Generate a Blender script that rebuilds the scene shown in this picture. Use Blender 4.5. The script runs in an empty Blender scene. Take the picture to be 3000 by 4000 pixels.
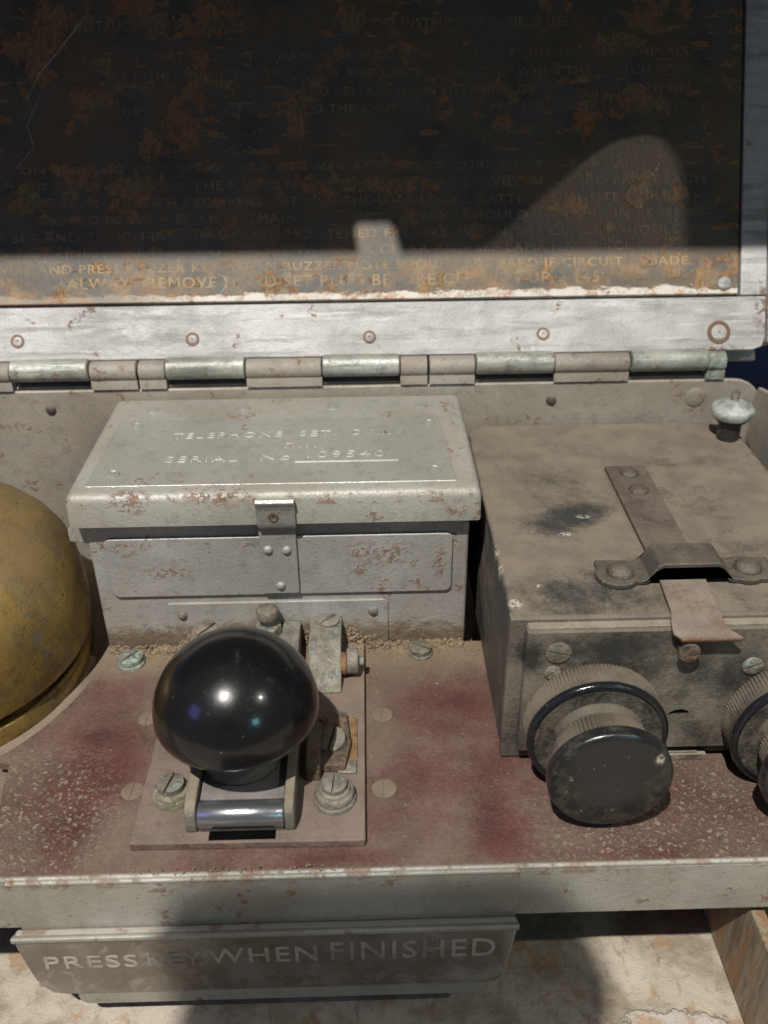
import bpy, bmesh, math, random
from mathutils import Vector, Matrix
random.seed(7)
S = 0.001                                   # everything below is written in millimetres
sc = bpy.context.scene
C = sc.collection

# ------------------------------------------------------------------ camera
Rw = Matrix(((0.99964355, -0.01999287, 0.01769369), (-0.02541746, -0.50989657, 0.85986013), (-0.00816912, -0.86000336, -0.51022298)))
cam_d = bpy.data.cameras.new('camera'); cam = bpy.data.objects.new('camera', cam_d); C.objects.link(cam)
cx, cy, cz = Rw.col[0], -Rw.col[1], -Rw.col[2]
M = Matrix((cx, cy, cz)).transposed().to_4x4(); M.translation = Vector((0, 0, 150 * S)); cam.matrix_world = M
cam_d.sensor_fit = 'VERTICAL'; cam_d.sensor_height = 24; cam_d.lens = 24 * 2000 / 2212
cam_d.clip_start = 0.005; cam_d.clip_end = 50
cam_d.dof.use_dof = True; cam_d.dof.focus_distance = 0.208; cam_d.dof.aperture_fstop = 11.5
sc.camera = cam
# ------------------------------------------------------------------ world, lamps, exposure
w = bpy.data.worlds.new('World'); sc.world = w; w.use_nodes = True
w.node_tree.nodes['Background'].inputs[0].default_value = (0.86, 0.84, 0.80, 1)
w.node_tree.nodes['Background'].inputs[1].default_value = 0.125
def lamp(name, kind, loc, power, col, size=10, aim=None, **kw):
    d = bpy.data.lights.new(name, kind); o = bpy.data.objects.new(name, d); C.objects.link(o)
    o.location = Vector(loc) * S; d.energy = power; d.color = col
    if kind == 'AREA': d.size = size * S
    else: d.shadow_soft_size = size * S
    if aim: o.rotation_euler = (Vector(aim) - Vector(loc)).to_track_quat('-Z', 'Y').to_euler()
    for k, v in kw.items(): setattr(d, k, v)
    return o
lamp('spot_main', 'POINT', (-198, -359, 969), 70, (1, 0.96, 0.895), 11)
lamp('spot_second', 'POINT', (700, -290, 860), 8.0, (1, 0.955, 0.88), 11)
lamp('screen_glow', 'AREA', (290, -330, 230), 0.20, (0.35, 0.85, 1), 80, (-27, 140, 20))
lamp('blue_glow', 'AREA', (-420, -120, 250), 0.16, (0.28, 0.25, 1), 130, (-27, 140, 20))
lamp('lid_patch_spot', 'SPOT', (800, 150, 480), 16, (1, 0.92, 0.85), 2.5, (241.5, 239.6, 185), spot_size=math.radians(6.2), spot_blend=0.15)  # added spot, aimed through the blocker's opening to throw the lid patch
sc.view_settings.view_transform = 'Standard'; sc.view_settings.look = 'None'
sc.view_settings.exposure = 0; sc.view_settings.gamma = 1; sc.view_settings.use_curve_mapping = False

# ------------------------------------------------------------------ node helpers
class G:
    def __init__(s, name):
        s.m = bpy.data.materials.new(name); s.m.use_nodes = True; s.t = s.m.node_tree; s.n = s.t.nodes
        s.b = s.n['Principled BSDF']; g = s.n.new('ShaderNodeNewGeometry')
        v = s.n.new('ShaderNodeVectorMath'); v.operation = 'SCALE'; v.inputs[3].default_value = 1000
        s.L(g.outputs['Position'], v.inputs[0]); s.P = v.outputs[0]; s.geo = g
        sp = s.n.new('ShaderNodeSeparateXYZ'); s.L(s.P, sp.inputs[0]); s.X, s.Y, s.Z = sp.outputs
        s.h = None
    def L(s, a, b): s.t.links.new(a, b)
    def put(s, inp, v):
        if isinstance(v, (int, float)): inp.default_value = v
        elif isinstance(v, tuple): inp.default_value = (*v, 1) if len(v) == 3 and inp.type == 'RGBA' else v
        else: s.L(v, inp)
    def noise(s, size, detail=4, rough=0.55, st=(1, 1, 1), off=0, dist=0.0):
        mp = s.n.new('ShaderNodeMapping'); s.L(s.P, mp.inputs[0]); mp.inputs['Scale'].default_value = [1 / size / k for k in st]
        mp.inputs['Location'].default_value = (off * 7.3, off * 3.1, off * 5.7)
        n = s.n.new('ShaderNodeTexNoise'); s.L(mp.outputs[0], n.inputs['Vector']); n.inputs['Scale'].default_value = 1
        n.inputs['Detail'].default_value = detail; n.inputs['Roughness'].default_value = rough; n.inputs['Distortion'].default_value = dist
        return n.outputs['Fac']
    def step(s, v, a, b, lo=0.0, hi=1.0):
        r = s.n.new('ShaderNodeMapRange'); r.interpolation_type = 'SMOOTHSTEP'; s.put(r.inputs[0], v)
        for i, k in enumerate((a, b, lo, hi)): r.inputs[i + 1].default_value = k
        return r.outputs[0]
    def mth(s, op, a, b=0.0):
        r = s.n.new('ShaderNodeMath'); r.operation = op; s.put(r.inputs[0], a); s.put(r.inputs[1], b); return r.outputs[0]
    def mul(s, *a):
        r = a[0]
        for k in a[1:]: r = s.mth('MULTIPLY', r, k)
        return r
    def mx(s, a, b): return s.mth('MAXIMUM', a, b)
    def mix(s, f, a, b):
        r = s.n.new('ShaderNodeMix'); r.data_type = 'RGBA'; s.put(r.inputs[0], f); s.put(r.inputs[6], a); s.put(r.inputs[7], b); return r.outputs[2]
    def spot(s, c, r0, r1, sx=1, sy=1, sz=1):      # a patch centred on a world point (mm)
        v = s.n.new('ShaderNodeVectorMath'); v.operation = 'SUBTRACT'; s.L(s.P, v.inputs[0]); v.inputs[1].default_value = c
        k = s.n.new('ShaderNodeVectorMath'); k.operation = 'MULTIPLY'; s.L(v.outputs[0], k.inputs[0]); k.inputs[1].default_value = (1 / sx, 1 / sy, 1 / sz)
        l = s.n.new('ShaderNodeVectorMath'); l.operation = 'LENGTH'; s.L(k.outputs[0], l.inputs[0])
        return s.step(l.outputs['Value'], r0, r1, 1.0, 0.0)
    def ragged(s, mask, size, off=0, a=0.45, b=0.62, k=0.6):    # mask edge broken up by noise
        return s.step(s.mth('ADD', s.mul(mask, k), s.mul(s.noise(size, 6, 0.65, off=off), 1.0)), a + 0.25, b + 0.25)
    def bump(s, *terms, dist=0.05):
        hsum = None
        for v, k in terms:
            t = s.mul(v, k); hsum = t if hsum is None else s.mth('ADD', hsum, t)
        bn = s.n.new('ShaderNodeBump'); s.L(hsum, bn.inputs['Height']); bn.inputs['Distance'].default_value = dist * S; bn.inputs['Strength'].default_value = 1
        s.L(bn.outputs[0], s.b.inputs['Normal'])
    def end(s, col, rough=0.6, metal=0.0, spec=0.5, coat=0.0):
        s.put(s.b.inputs['Base Color'], col); s.put(s.b.inputs['Roughness'], rough); s.put(s.b.inputs['Metallic'], metal)
        s.b.inputs['Specular IOR Level'].default_value = spec; s.b.inputs['Coat Weight'].default_value = coat
        return s.m

DUST = (0.26, 0.21, 0.15)
RUST = (0.17, 0.072, 0.035)
def painted(name, base, dark, rust=0.5, dust=0.25, rustsize=7, metal=0.25, rough=0.45, lowdust=None, edge=None, streak=False, spots=(), grime=0.35, edgek=0.85):
    g = G(name)
    col = g.mix(g.step(g.noise(22, 5), 0.35, 0.68), base, dark)
    if streak:
        col = g.mix(g.mul(g.step(g.noise(3.2, 5, 0.65, st=(9, 1, 1), off=4), 0.48, 0.66), 0.7), col, tuple(k * 0.55 for k in dark))
        col = g.mix(g.mul(g.step(g.noise(1.4, 4, 0.6, st=(14, 1, 1), off=6), 0.56, 0.70), 0.5), col, tuple(min(1, k * 1.35) for k in base))
    fine = g.noise(0.55, 3, 0.6, off=1)
    col = g.mix(g.mul(g.step(g.noise(3.4, 6, 0.7, off=21), 0.50, 0.66), grime), col, tuple(k * 0.55 for k in dark))
    col = g.mix(g.mul(g.step(fine, 0.52, 0.70), 0.32), col, tuple(k * 0.6 for k in dark))
    col = g.mix(g.mul(g.step(g.noise(0.45, 2, 0.6, off=22), 0.56, 0.70), 0.35), col, tuple(min(1, k * 1.3) for k in base))
    if streak: col = g.mix(g.mul(g.spot((-62, 249, 64), 1, 30, 1.3, 1, 0.35), g.step(g.noise(5, 6, 0.7, st=(3, 1, 1), off=24), 0.40, 0.62), 0.8), col, (0.15, 0.145, 0.135))
    d = g.mul(g.step(g.noise(12, 6, 0.6, off=2), 0.42, 0.70), dust)
    if lowdust:        # dirt that has settled near the bottom edge (z range)
        ld = g.mth('ADD', g.step(g.Z, lowdust[0], lowdust[1], 0.95, 0.0), g.mul(g.mth('SUBTRACT', g.noise(4, 6, 0.7, off=5), 0.5), 1.3))
        mudm = g.mul(g.step(g.mth('ADD', ld, g.mul(g.spot((-22, 186, 0), 5, 40, 1, 1, 0.5), 0.25)), 0.35, 0.85), 0.9)
        col = g.mix(mudm, col, g.mix(g.noise(1.3, 5, 0.7, off=31), (0.10, 0.07, 0.042), (0.25, 0.19, 0.125)))
    else: mudm = None
    col = g.mix(d, col, DUST)
    rm = g.mul(g.step(g.noise(rustsize, 3, 0.5, off=3), 0.60 - 0.08 * rust, 0.66 - 0.05 * rust), g.step(g.noise(1.5, 5, 0.65, off=8), 0.50, 0.60))
    rm = g.mul(rm, 0.85)
    for c, r0, r1, sx, sy, sz in spots:
        rm = g.mx(rm, g.mul(g.spot(c, r0, r1, sx, sy, sz), g.step(g.noise(1.5, 6, 0.7, off=23), 0.50, 0.58), 0.9))
    if edge:           # rubbed, rusty band (axis, lo, hi)
        ax = {'x': g.X, 'y': g.Y, 'z': g.Z}[edge[0]]; mid = (edge[1] + edge[2]) / 2; hw = abs(edge[2] - edge[1]) / 2
        eb = g.step(g.mth('ABSOLUTE', g.mth('SUBTRACT', ax, mid)), hw * 0.5, hw, 1, 0)
        rm = g.mx(rm, g.mul(eb, g.step(g.noise(4.5, 6, 0.7, off=11), 0.52, 0.62), edgek))
    col = g.mix(rm, col, g.mix(g.step(g.noise(0.9, 3, off=9), 0.4, 0.65), RUST, (0.27, 0.145, 0.085)))
    spk = g.mul(g.step(g.noise(0.42, 2, 0.5, off=12), 0.69, 0.74), 0.6)
    col = g.mix(spk, col, (0.09, 0.06, 0.045))
    g.bump((g.noise(0.7, 4, 0.65, off=13), 0.65), (g.noise(5, 3, off=14), 0.9), (rm, 0.6), (d, 0.35), *(((g.mul(mudm, g.noise(1.6, 5, 0.7, off=35)), 2.5),) if mudm is not None else ()), dist=0.22)
    r = g.mth('ADD', g.mul(g.mx(rm, d), 0.4), rough)
    return g.end(col, r, g.mul(g.mth('SUBTRACT', 1.0, g.mx(rm, d)), metal), 0.45)

m_grey = painted('grey_paint', (0.385, 0.38, 0.355), (0.30, 0.295, 0.27), 0.35, 0.22, lowdust=(0, 15), edge=('z', 43.5, 47.6), spots=[((5, 186, 28), 1, 7, 1.2, 1, 0.8), ((-1, 186, 29.5), 1, 5, 1.2, 1, 0.7), ((-58, 186, 31), 1, 4, 1, 1, 0.8), ((-48, 186, 24), 1, 5, 1.8, 1, 0.6), ((17, 186, 25), 1, 6, 0.4, 1, 1.3), ((-2, 186, 24), 1, 4, 1, 1, 0.7)])
m_greytop = painted('grey_paint_lid', (0.385, 0.38, 0.345), (0.32, 0.31, 0.265), 0.0, 0.25, 9, edge=('z', 43.5, 46.8), spots=[((-34, 184, 46.5), 2, 8, 1.4, 0.5, 0.6), ((-54, 184, 45), 2, 6, 1.2, 0.6, 0.8), ((20, 184, 42), 1, 4, 1, 1, 1), ((-24, 235, 47), 1, 4, 1.4, 0.5, 1)], edgek=0.75)
m_plate = painted('grey_nameplate', (0.37, 0.365, 0.335), (0.32, 0.315, 0.285), -0.8, 0.15, 9, metal=0.35, rough=0.33)
m_letter = painted('grey_embossed_letters', (0.40, 0.395, 0.37), (0.33, 0.325, 0.295), -0.8, 0.1, 9, metal=0.2, rough=0.58, grime=0.1)
m_case = painted('case_paint', (0.36, 0.335, 0.285), (0.27, 0.245, 0.205), 0.2, 0.35, 6)
m_apron = painted('apron_paint', (0.38, 0.37, 0.33), (0.29, 0.28, 0.24), 0.0, 0.3, 5, edge=('z', -2.4, 1.8), edgek=0.6, grime=0.25)
m_strip = painted('silver_strip', (0.46, 0.455, 0.445), (0.33, 0.325, 0.315), -0.6, 0.12, 9, metal=0.1, rough=0.5, streak=True, grime=0.3, spots=[((45, 246, 56.8), 0.6, 3, 1.2, 1, 0.6), ((98, 243, 56), 2, 6, 2, 1, 0.35), ((112, 250, 66), 2, 7, 0.6, 1, 2)])
m_knuckle = painted('knuckle_metal', (0.46, 0.475, 0.44), (0.23, 0.245, 0.215), 0.25, 0.35, 5, metal=0.3, rough=0.42, streak=True, grime=0.6)
m_leaf = painted('hinge_leaf_paint', (0.30, 0.28, 0.245), (0.19, 0.175, 0.15), 0.2, 0.6, 4, metal=0.1, rough=0.6)

def verdigris(name, base, green, amt, dust=0.4):
    g = G(name)
    col = g.mix(g.step(g.noise(2.5, 4), 0.4, 0.65), base, tuple(k * 0.6 for k in base))
    gm = g.mul(g.step(g.noise(2.2, 6, 0.7, off=3), 0.62 - amt * 0.3, 0.74 - amt * 0.3), 0.85)
    col = g.mix(gm, col, green)
    dm = g.mul(g.step(g.noise(1.3, 5, 0.7, off=5), 0.42, 0.66), dust)
    col = g.mix(dm, col, DUST)
    g.bump((g.noise(0.45, 5, 0.7, off=2), 1), (gm, 0.5), dist=0.35)
    return g.end(col, g.mth('ADD', 0.42, g.mul(g.mx(gm, dm), 0.4)), g.mul(g.mth('SUBTRACT', 1.0, g.mx(gm, dm)), 0.6), 0.5)
m_screw = verdigris('dull_screw_metal', (0.27, 0.245, 0.20), (0.23, 0.29, 0.24), 0.25, 0.55)
m_greenscrew = verdigris('verdigris_screw', (0.30, 0.31, 0.27), (0.31, 0.41, 0.365), 0.5, 0.35)
m_contact = verdigris('corroded_nickel', (0.31, 0.29, 0.25), (0.25, 0.33, 0.30), 0.3, 0.62)
m_olive = verdigris('olive_washer', (0.30, 0.27, 0.20), (0.26, 0.27, 0.16), 0.6, 0.4)
m_zinc = verdigris('zinc_nut', (0.58, 0.62, 0.58), (0.42, 0.52, 0.47), 0.3, 0.12)
m_darkmetal = verdigris('rusty_dark_metal', (0.15, 0.12, 0.10), (0.20, 0.10, 0.05), 0.5, 0.55)
m_bronze = verdigris('bronze_strip', (0.38, 0.22, 0.11), (0.30, 0.36, 0.28), 0.15, 0.3)

def dusty(name, base, dust, amt, size=14, rough=0.35, drough=0.85, spots=(), bands=(), speck=0.5, up=0.35, metal=0.0, coat=0.0, bd=0.25, rear=None, mid=0.6, fine=0.7, chips=()):
    """dark stuff under a coat of dust: more where it faces up, rubbed off in patches"""
    g = G(name)
    f = g.mul(g.noise(size, 6, 0.62), 1.0)
    nz = g.n.new('ShaderNodeSeparateXYZ'); g.L(g.geo.outputs['Normal'], nz.inputs[0])
    f = g.mth('ADD', f, g.mul(g.mth('MAXIMUM', nz.outputs[2], 0.0), up))
    f = g.mth('ADD', f, g.mul(g.mth('SUBTRACT', g.noise(1.1, 5, 0.7, off=2), 0.5), fine))
    f = g.mth('ADD', f, g.mul(g.mth('SUBTRACT', g.noise(4.2, 6, 0.65, off=12), 0.5), mid))
    f = g.mth('ADD', f, amt - 0.5)
    if rear: f = g.mth('ADD', f, g.step(g.Y, rear[0], rear[1], 0.0, 0.6))
    for c, r0, r1, k, sx, sy in spots: f = g.mth('SUBTRACT', f, g.mul(g.spot(c, r0, r1, sx, sy), k))
    d = g.step(f, 0.22, 0.72)
    dc = g.mix(g.step(g.noise(9, 5, off=7), 0.35, 0.65), dust, tuple(k * 0.72 for k in dust))
    dc = g.mix(g.mul(g.step(g.noise(0.5, 3, off=8), 0.48, 0.72), 0.35), dc, tuple(min(1, k * 1.35) for k in dust))
    col = g.mix(d, base, dc)
    if rear: col = g.mix(g.mul(g.step(g.mth('ADD', g.Y, g.mul(g.noise(6, 5, 0.7, off=30), 20)), rear[0] + 10, rear[1] + 8), 0.8), col, g.mix(g.noise(1.2, 4, 0.7, off=31), (0.13, 0.09, 0.055), (0.25, 0.185, 0.12)))
    sp = g.mul(g.step(g.noise(0.6, 1, 0.4, off=9), 0.765, 0.80), speck)
    for c, rr, sx in chips: sp = g.mx(sp, g.mul(g.spot(c, rr * 0.3, rr, sx, 1, 1), g.step(g.noise(0.9, 4, 0.7, off=33), 0.42, 0.50), 0.9))
    col = g.mix(sp, col, (0.50, 0.46, 0.37))
    g.bump((g.noise(0.5, 4, 0.65, off=4), 0.8), (d, 0.7), (sp, 1.2), dist=bd)
    return g.end(col, g.mth('ADD', rough, g.mul(d, drough - rough)), metal, 0.5, coat)
m_shell = dusty('dusty_black_shell', (0.035, 0.036, 0.035), (0.19, 0.157, 0.12), 0.37, 22, mid=0.5, fine=0.5, chips=[((45.2, 178, 38), 1.2, 2.2), ((50.7, 185.5, 38), 1.2, 2.0), ((66.0, 177.4, 38.7), 0.6, 1.4), ((29.5, 152, 37.5), 2.2, 1), ((35.5, 158, 38), 1.0, 1.6), ((27.9, 172, 37), 3.0, 0.5), ((27.9, 165, 36.5), 3.0, 0.5)],
                spots=[((44, 182, 38), 1, 11, 0.42, 1.0, 0.8), ((51, 187, 38), 1, 9, 0.36, 1.2, 0.8), ((42, 153, 38), 3, 26, 0.28, 1.6, 0.6), ((50, 198, 38), 3, 20, 0.12, 1, 1)])
m_front = dusty('dusty_ebonite_panel', (0.03, 0.03, 0.028), (0.175, 0.152, 0.118), 0.56, 18, mid=0.4, fine=0.45, speck=0.7,
                spots=[((47, 143, 29), 2, 13, 0.30, 1.2, 1), ((32, 143, 30), 1, 6, 0.3, 0.6, 3), ((75, 143, 24), 1, 8, 0.2, 1, 1)])
m_plug = dusty('dirt_filled_screw', (0.12, 0.085, 0.06), (0.185, 0.14, 0.10), 0.5, 2)
m_woodedge = dusty('weathered_ply_edge', (0.10, 0.07, 0.06), (0.27, 0.23, 0.18), 0.45, 4)
m_strap = dusty('dull_brown_strap', (0.070, 0.052, 0.044), (0.15, 0.118, 0.096), 0.26, 12, rough=0.45, drough=0.7, metal=0.1)
m_clamp = dusty('worn_clamp_metal', (0.09, 0.085, 0.075), (0.17, 0.143, 0.11), 0.22, 7, rough=0.36, drough=0.6, metal=0.4)
m_tongue = dusty('rusty_clamp_tongue', (0.17, 0.085, 0.042), (0.235, 0.19, 0.155), 0.34, 6, rough=0.45, drough=0.7, metal=0.1)
m_knurl = dusty('dusty_knurling', (0.04, 0.034, 0.03), (0.135, 0.112, 0.082), 0.50, 8, speck=0.4, up=0.25)
m_dial = dusty('dusty_bakelite_dial', (0.022, 0.022, 0.022), (0.125, 0.108, 0.082), 0.50, 9, rough=0.18, mid=0.9, spots=[])
m_cap = dusty('smeared_bakelite_cap', (0.014, 0.015, 0.016), (0.095, 0.086, 0.062), 0.32, 7, rough=0.12, drough=0.38, speck=0.8, up=0.0, mid=0.9, fine=0.5, chips=[((54.2, 125, 20.5), 1.7, 0.7), ((35, 126, 12.5), 1.0, 1.4)], spots=[((45, 124, 19), 3, 11, 0.30, 1, 1)], bd=0.08)
m_rim = dusty('glossy_bakelite_rim', (0.010, 0.011, 0.013), (0.12, 0.11, 0.09), 0.18, 9, rough=0.16, up=0.0, speck=0.3, bd=0.05)
m_chrome = dusty('worn_plated_roller', (0.30, 0.31, 0.33), (0.26, 0.23, 0.17), 0.12, 5, rough=0.24, drough=0.6, metal=0.85, up=0.0, bd=0.05)
m_dustyblock = dusty('dirt_caked_block', (0.15, 0.12, 0.09), (0.235, 0.18, 0.12), 0.55, 5, bd=0.6)
m_base = dusty('key_base_fibre', (0.12, 0.045, 0.04), (0.19, 0.142, 0.115), 0.50, 10, rough=0.5, up=0.3, rear=(160, 180))
m_well = dusty('dusty_well_floor', (0.08, 0.05, 0.042), (0.21, 0.16, 0.12), 0.55, 12)
m_lever = dusty('key_lever_plate', (0.06, 0.058, 0.065), (0.19, 0.17, 0.155), 0.34, 9, rough=0.3, up=0.3)
m_cheek = dusty('key_cheek_metal', (0.16, 0.155, 0.13), (0.27, 0.23, 0.17), 0.28, 8, rough=0.35, metal=0.3)
m_collar = dusty('dusty_collar', (0.03, 0.032, 0.03), (0.13, 0.125, 0.10), 0.5, 9, rough=0.35)
m_post = dusty('dark_sleeve', (0.02, 0.018, 0.017), (0.13, 0.11, 0.09), 0.3, 9, rough=0.3)
m_dirt = dusty('dirt_crumbs', (0.13, 0.085, 0.05), (0.25, 0.185, 0.12), 0.45, 2, speck=0.1)

def board_material():
    g = G('dusty_red_fibre_board')
    red = g.mix(g.step(g.noise(9, 4), 0.4, 0.66), (0.098, 0.034, 0.031), (0.070, 0.026, 0.025))
    f = g.mth('ADD', g.mul(g.noise(20, 6, 0.6, off=1), 1.35), -0.03)
    for c, r, k, sx, sy in [((-59, 150, 0), 15, 0.46, 0.95, 1.5), ((-62, 129, 0), 10, 0.40, 0.7, 1.2), ((17, 162, 0), 15, 0.26, 1.0, 1.6),
                            ((9, 140, 0), 13, 0.30, 0.9, 1.0), ((26, 126, 0), 11, 0.42, 1.1, 1), ((46, 119.5, 0), 9, 0.30, 2.4, 0.6), ((-5, 121, 0), 6, 0.2, 2.5, 0.5), ((-43, 170, 0), 8, 0.18, 1, 1)]:
        f = g.mth('SUBTRACT', f, g.mul(g.spot(c, 0, r, sx, sy), k))
    f = g.mth('ADD', f, g.step(g.Y, 170, 186, 0.0, 0.40))
    f = g.mth('ADD', f, g.mul(g.mth('SUBTRACT', g.noise(0.8, 5, 0.7, off=2), 0.5), 0.75))
    d = g.mul(g.step(f, 0.18, 1.0), 0.92)
    brn = g.step(g.mth('ADD', g.Y, g.mul(g.noise(8, 5, 0.7, off=30), 22)), 182, 197)
    dust = g.mix(g.step(g.noise(12, 4, off=3), 0.4, 0.66), (0.165, 0.126, 0.096), (0.145, 0.115, 0.083))
    col = g.mix(d, red, dust)
    col = g.mix(g.mul(brn, 0.75), col, g.mix(g.noise(1.2, 4, 0.7, off=31), (0.14, 0.10, 0.06), (0.26, 0.195, 0.13)))
    # gritty speckle in two patches
    z = g.mx(g.spot((-70, 132, 0), 7, 24, 1.0, 1.1), g.spot((62, 127, 0), 12, 40, 1.0, 0.8))
    gr = g.mul(g.step(g.noise(1.0, 4, 0.75, off=4, dist=0.5), 0.46, 0.62), z, 0.85)
    col = g.mix(gr, col, (0.31, 0.24, 0.175))
    gd = g.mul(g.step(g.noise(0.9, 3, 0.7, off=6), 0.53, 0.62), z, 0.5)
    col = g.mix(gd, col, (0.12, 0.055, 0.05))
    sp = g.mul(g.step(g.noise(0.6, 1, 0.4, off=5), 0.765, 0.80), 0.6)
    col = g.mix(sp, col, (0.55, 0.46, 0.34))
    wv = g.n.new('ShaderNodeTexWave'); wv.bands_direction = 'X'; g.L(g.P, wv.inputs[0]); wv.inputs['Scale'].default_value = 0.62; wv.inputs['Distortion'].default_value = 0.5
    wy = g.n.new('ShaderNodeTexWave'); wy.bands_direction = 'Y'; g.L(g.P, wy.inputs[0]); wy.inputs['Scale'].default_value = 0.62; wy.inputs['Distortion'].default_value = 0.5
    g.bump((wv.outputs[1], 0.07), (wy.outputs[1], 0.07), (g.noise(0.6, 4, 0.7, off=7), 0.7), (gr, 0.9), (sp, 1.5), dist=0.3)
    return g.end(col, g.mth('ADD', 0.42, g.mul(d, 0.4)), 0.0, 0.4)
m_board = board_material()

def lid_plate_material():
    g = G('japanned_instruction_plate')
    # height along the lid in mm
    sv = g.mth('ADD', g.mul(g.mth('SUBTRACT', g.Y, 240.0), 0.5), g.mul(g.mth('SUBTRACT', g.Z, 50.0), 0.866))
    blk = g.mix(g.step(g.noise(14, 4), 0.4, 0.66), (0.105, 0.096, 0.080), (0.070, 0.067, 0.060))
    blk = g.mix(g.mul(g.step(g.noise(20, 5, 0.6, off=45), 0.42, 0.62), 0.55), blk, (0.15, 0.105, 0.06))
    rr = g.step(g.noise(12, 5, 0.55, st=(1.0, 1, 1.25), off=31, dist=0.2), 0.60, 0.64)
    rl = g.mul(g.step(g.noise(3.6, 3, 0.5, st=(1.6, 1, 1), off=32), 0.55, 0.59), g.step(g.mth('SINE', g.mul(sv, 6.2832 / 4.55)), -0.6, 0.3), g.step(g.noise(26, 3, off=33), 0.42, 0.52))
    ragg = g.mul(g.mth('SUBTRACT', g.noise(3.5, 6, 0.65, st=(0.8, 1, 1.2), off=46), 0.5), 3.0)
    for c, ru, rv in [((-44.8, 282.1, 122.9), 3.5, 9.8), ((-48.2, 275.7, 111.9), 6.3, 8.4), ((-57.9, 273.3, 107.6), 3.9, 4.2), ((-63.9, 266.3, 95.6), 8.4, 6.3), ((-41.2, 290.0, 136.6), 7.7, 5.6), ((-85.7, 289.9, 136.5), 6.3, 5.6), ((-90.9, 286.8, 131.0), 8.4, 4.9), ((-2.3, 290.1, 136.8), 3.5, 3.5), ((71.6, 286.2, 130.0), 7.0, 4.2), ((77.8, 278.5, 116.6), 8.4, 4.9), ((-87.9, 283.6, 125.5), 3.5, 4.9), ((-81.8, 291.2, 138.6), 7.0, 2.8), ((-91.9, 265.9, 94.8), 4.9, 5.6), ((-73.5, 279.7, 118.8), 7.0, 3.5), ((-17.5, 276.8, 113.8), 2.8, 8.4), ((63.5, 277.0, 114.0), 3.5, 7.0), ((-10.3, 267.2, 97.1), 8.4, 3.5), ((-77.8, 269.6, 101.2), 8.4, 2.8), ((9.0, 267.1, 96.9), 12.6, 2.8), ((57.9, 263.5, 90.8), 5.6, 3.5), ((89.1, 265.2, 93.7), 4.2, 2.8), ((-56.5, 290.4, 137.3), 5.6, 3.5)]:
        rr = g.mx(rr, g.step(g.mth('ADD', g.spot(c, 0.0, 2.0, ru * 1.15, rv, rv), ragg), 0.55, 0.68))
    rm = g.mul(g.mx(rr, rl), g.step(g.noise(0.9, 5, 0.7, st=(1, 1, 3), off=34), 0.30, 0.50))
    rc = g.mix(g.step(g.noise(11, 4, off=35), 0.38, 0.64), (0.31, 0.15, 0.065), (0.24, 0.165, 0.08))
    rc = g.mix(g.mul(g.step(g.noise(1.0, 4, off=36), 0.45, 0.7), 0.6), rc, (0.10, 0.06, 0.035))
    col = g.mix(g.mul(rm, 0.78), blk, rc)
    # ochre staining low on the plate
    oc = g.mul(g.step(sv, 30, 36, 1, 0), g.step(g.noise(7, 6, 0.65, off=37), 0.42, 0.66), 0.6)
    col = g.mix(oc, col, g.mix(g.step(g.noise(2.2, 4, off=38), 0.4, 0.62), (0.30, 0.21, 0.10), (0.27, 0.125, 0.05)))
    # scraped bare metal along the bottom edge
    e = g.mth('ADD', g.step(sv, 22.4, 29.0, 1, 0), g.mul(g.mth('SUBTRACT', g.noise(3.2, 6, 0.72, st=(2.4, 1, 1), off=39), 0.5), 1.5))
    e = g.mul(g.step(e, 0.62, 0.80), g.step(g.X, -72, -38, 0.25, 1.0))
    col = g.mix(e, col, (0.56, 0.52, 0.46))
    er = g.mul(g.step(sv, 22.4, 26.5, 1, 0), g.step(g.noise(3.2, 5, 0.7, off=40), 0.50, 0.60), 0.8)
    col = g.mix(er, col, (0.36, 0.18, 0.08))
    sp = g.mul(g.step(g.noise(0.75, 1, 0.3, off=41), 0.80, 0.815), 0.8)
    col = g.mix(sp, col, (0.6, 0.6, 0.62))
    g.bump((g.noise(1.2, 5, 0.7, st=(1, 1, 2.5), off=42), 0.8), (rm, 0.8), (e, -0.8), dist=0.22)
    return g.end(col, g.mth('ADD', 0.50, g.mul(rm, 0.25)), 0.0, 0.35)
m_lidplate = lid_plate_material()

def lettering_material(name, c, under, a, b, size=6):
    g = G(name)
    f = g.step(g.mth('ADD', g.mul(g.noise(size, 4, off=51), 0.6), g.mul(g.noise(1.0, 4, 0.7, off=52), 0.4)), a, b)
    g.bump((g.noise(0.5, 3, off=53), 0.5), dist=0.1)
    return g.end(g.mix(f, under, g.mix(g.step(g.noise(8, 3, off=54), 0.4, 0.6), c, tuple(k * 0.62 for k in c))), 0.6)
m_rustletter = lettering_material('worn_ochre_lettering', (0.29, 0.20, 0.095), (0.095, 0.085, 0.072), 0.34, 0.58)
m_dimletter = lettering_material('faded_brown_lettering', (0.26, 0.18, 0.105), (0.095, 0.088, 0.076), 0.36, 0.64)
m_flapletter = lettering_material('rubbed_flap_lettering', (0.36, 0.335, 0.29), (0.31, 0.285, 0.24), 0.05, 0.50)

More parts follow.
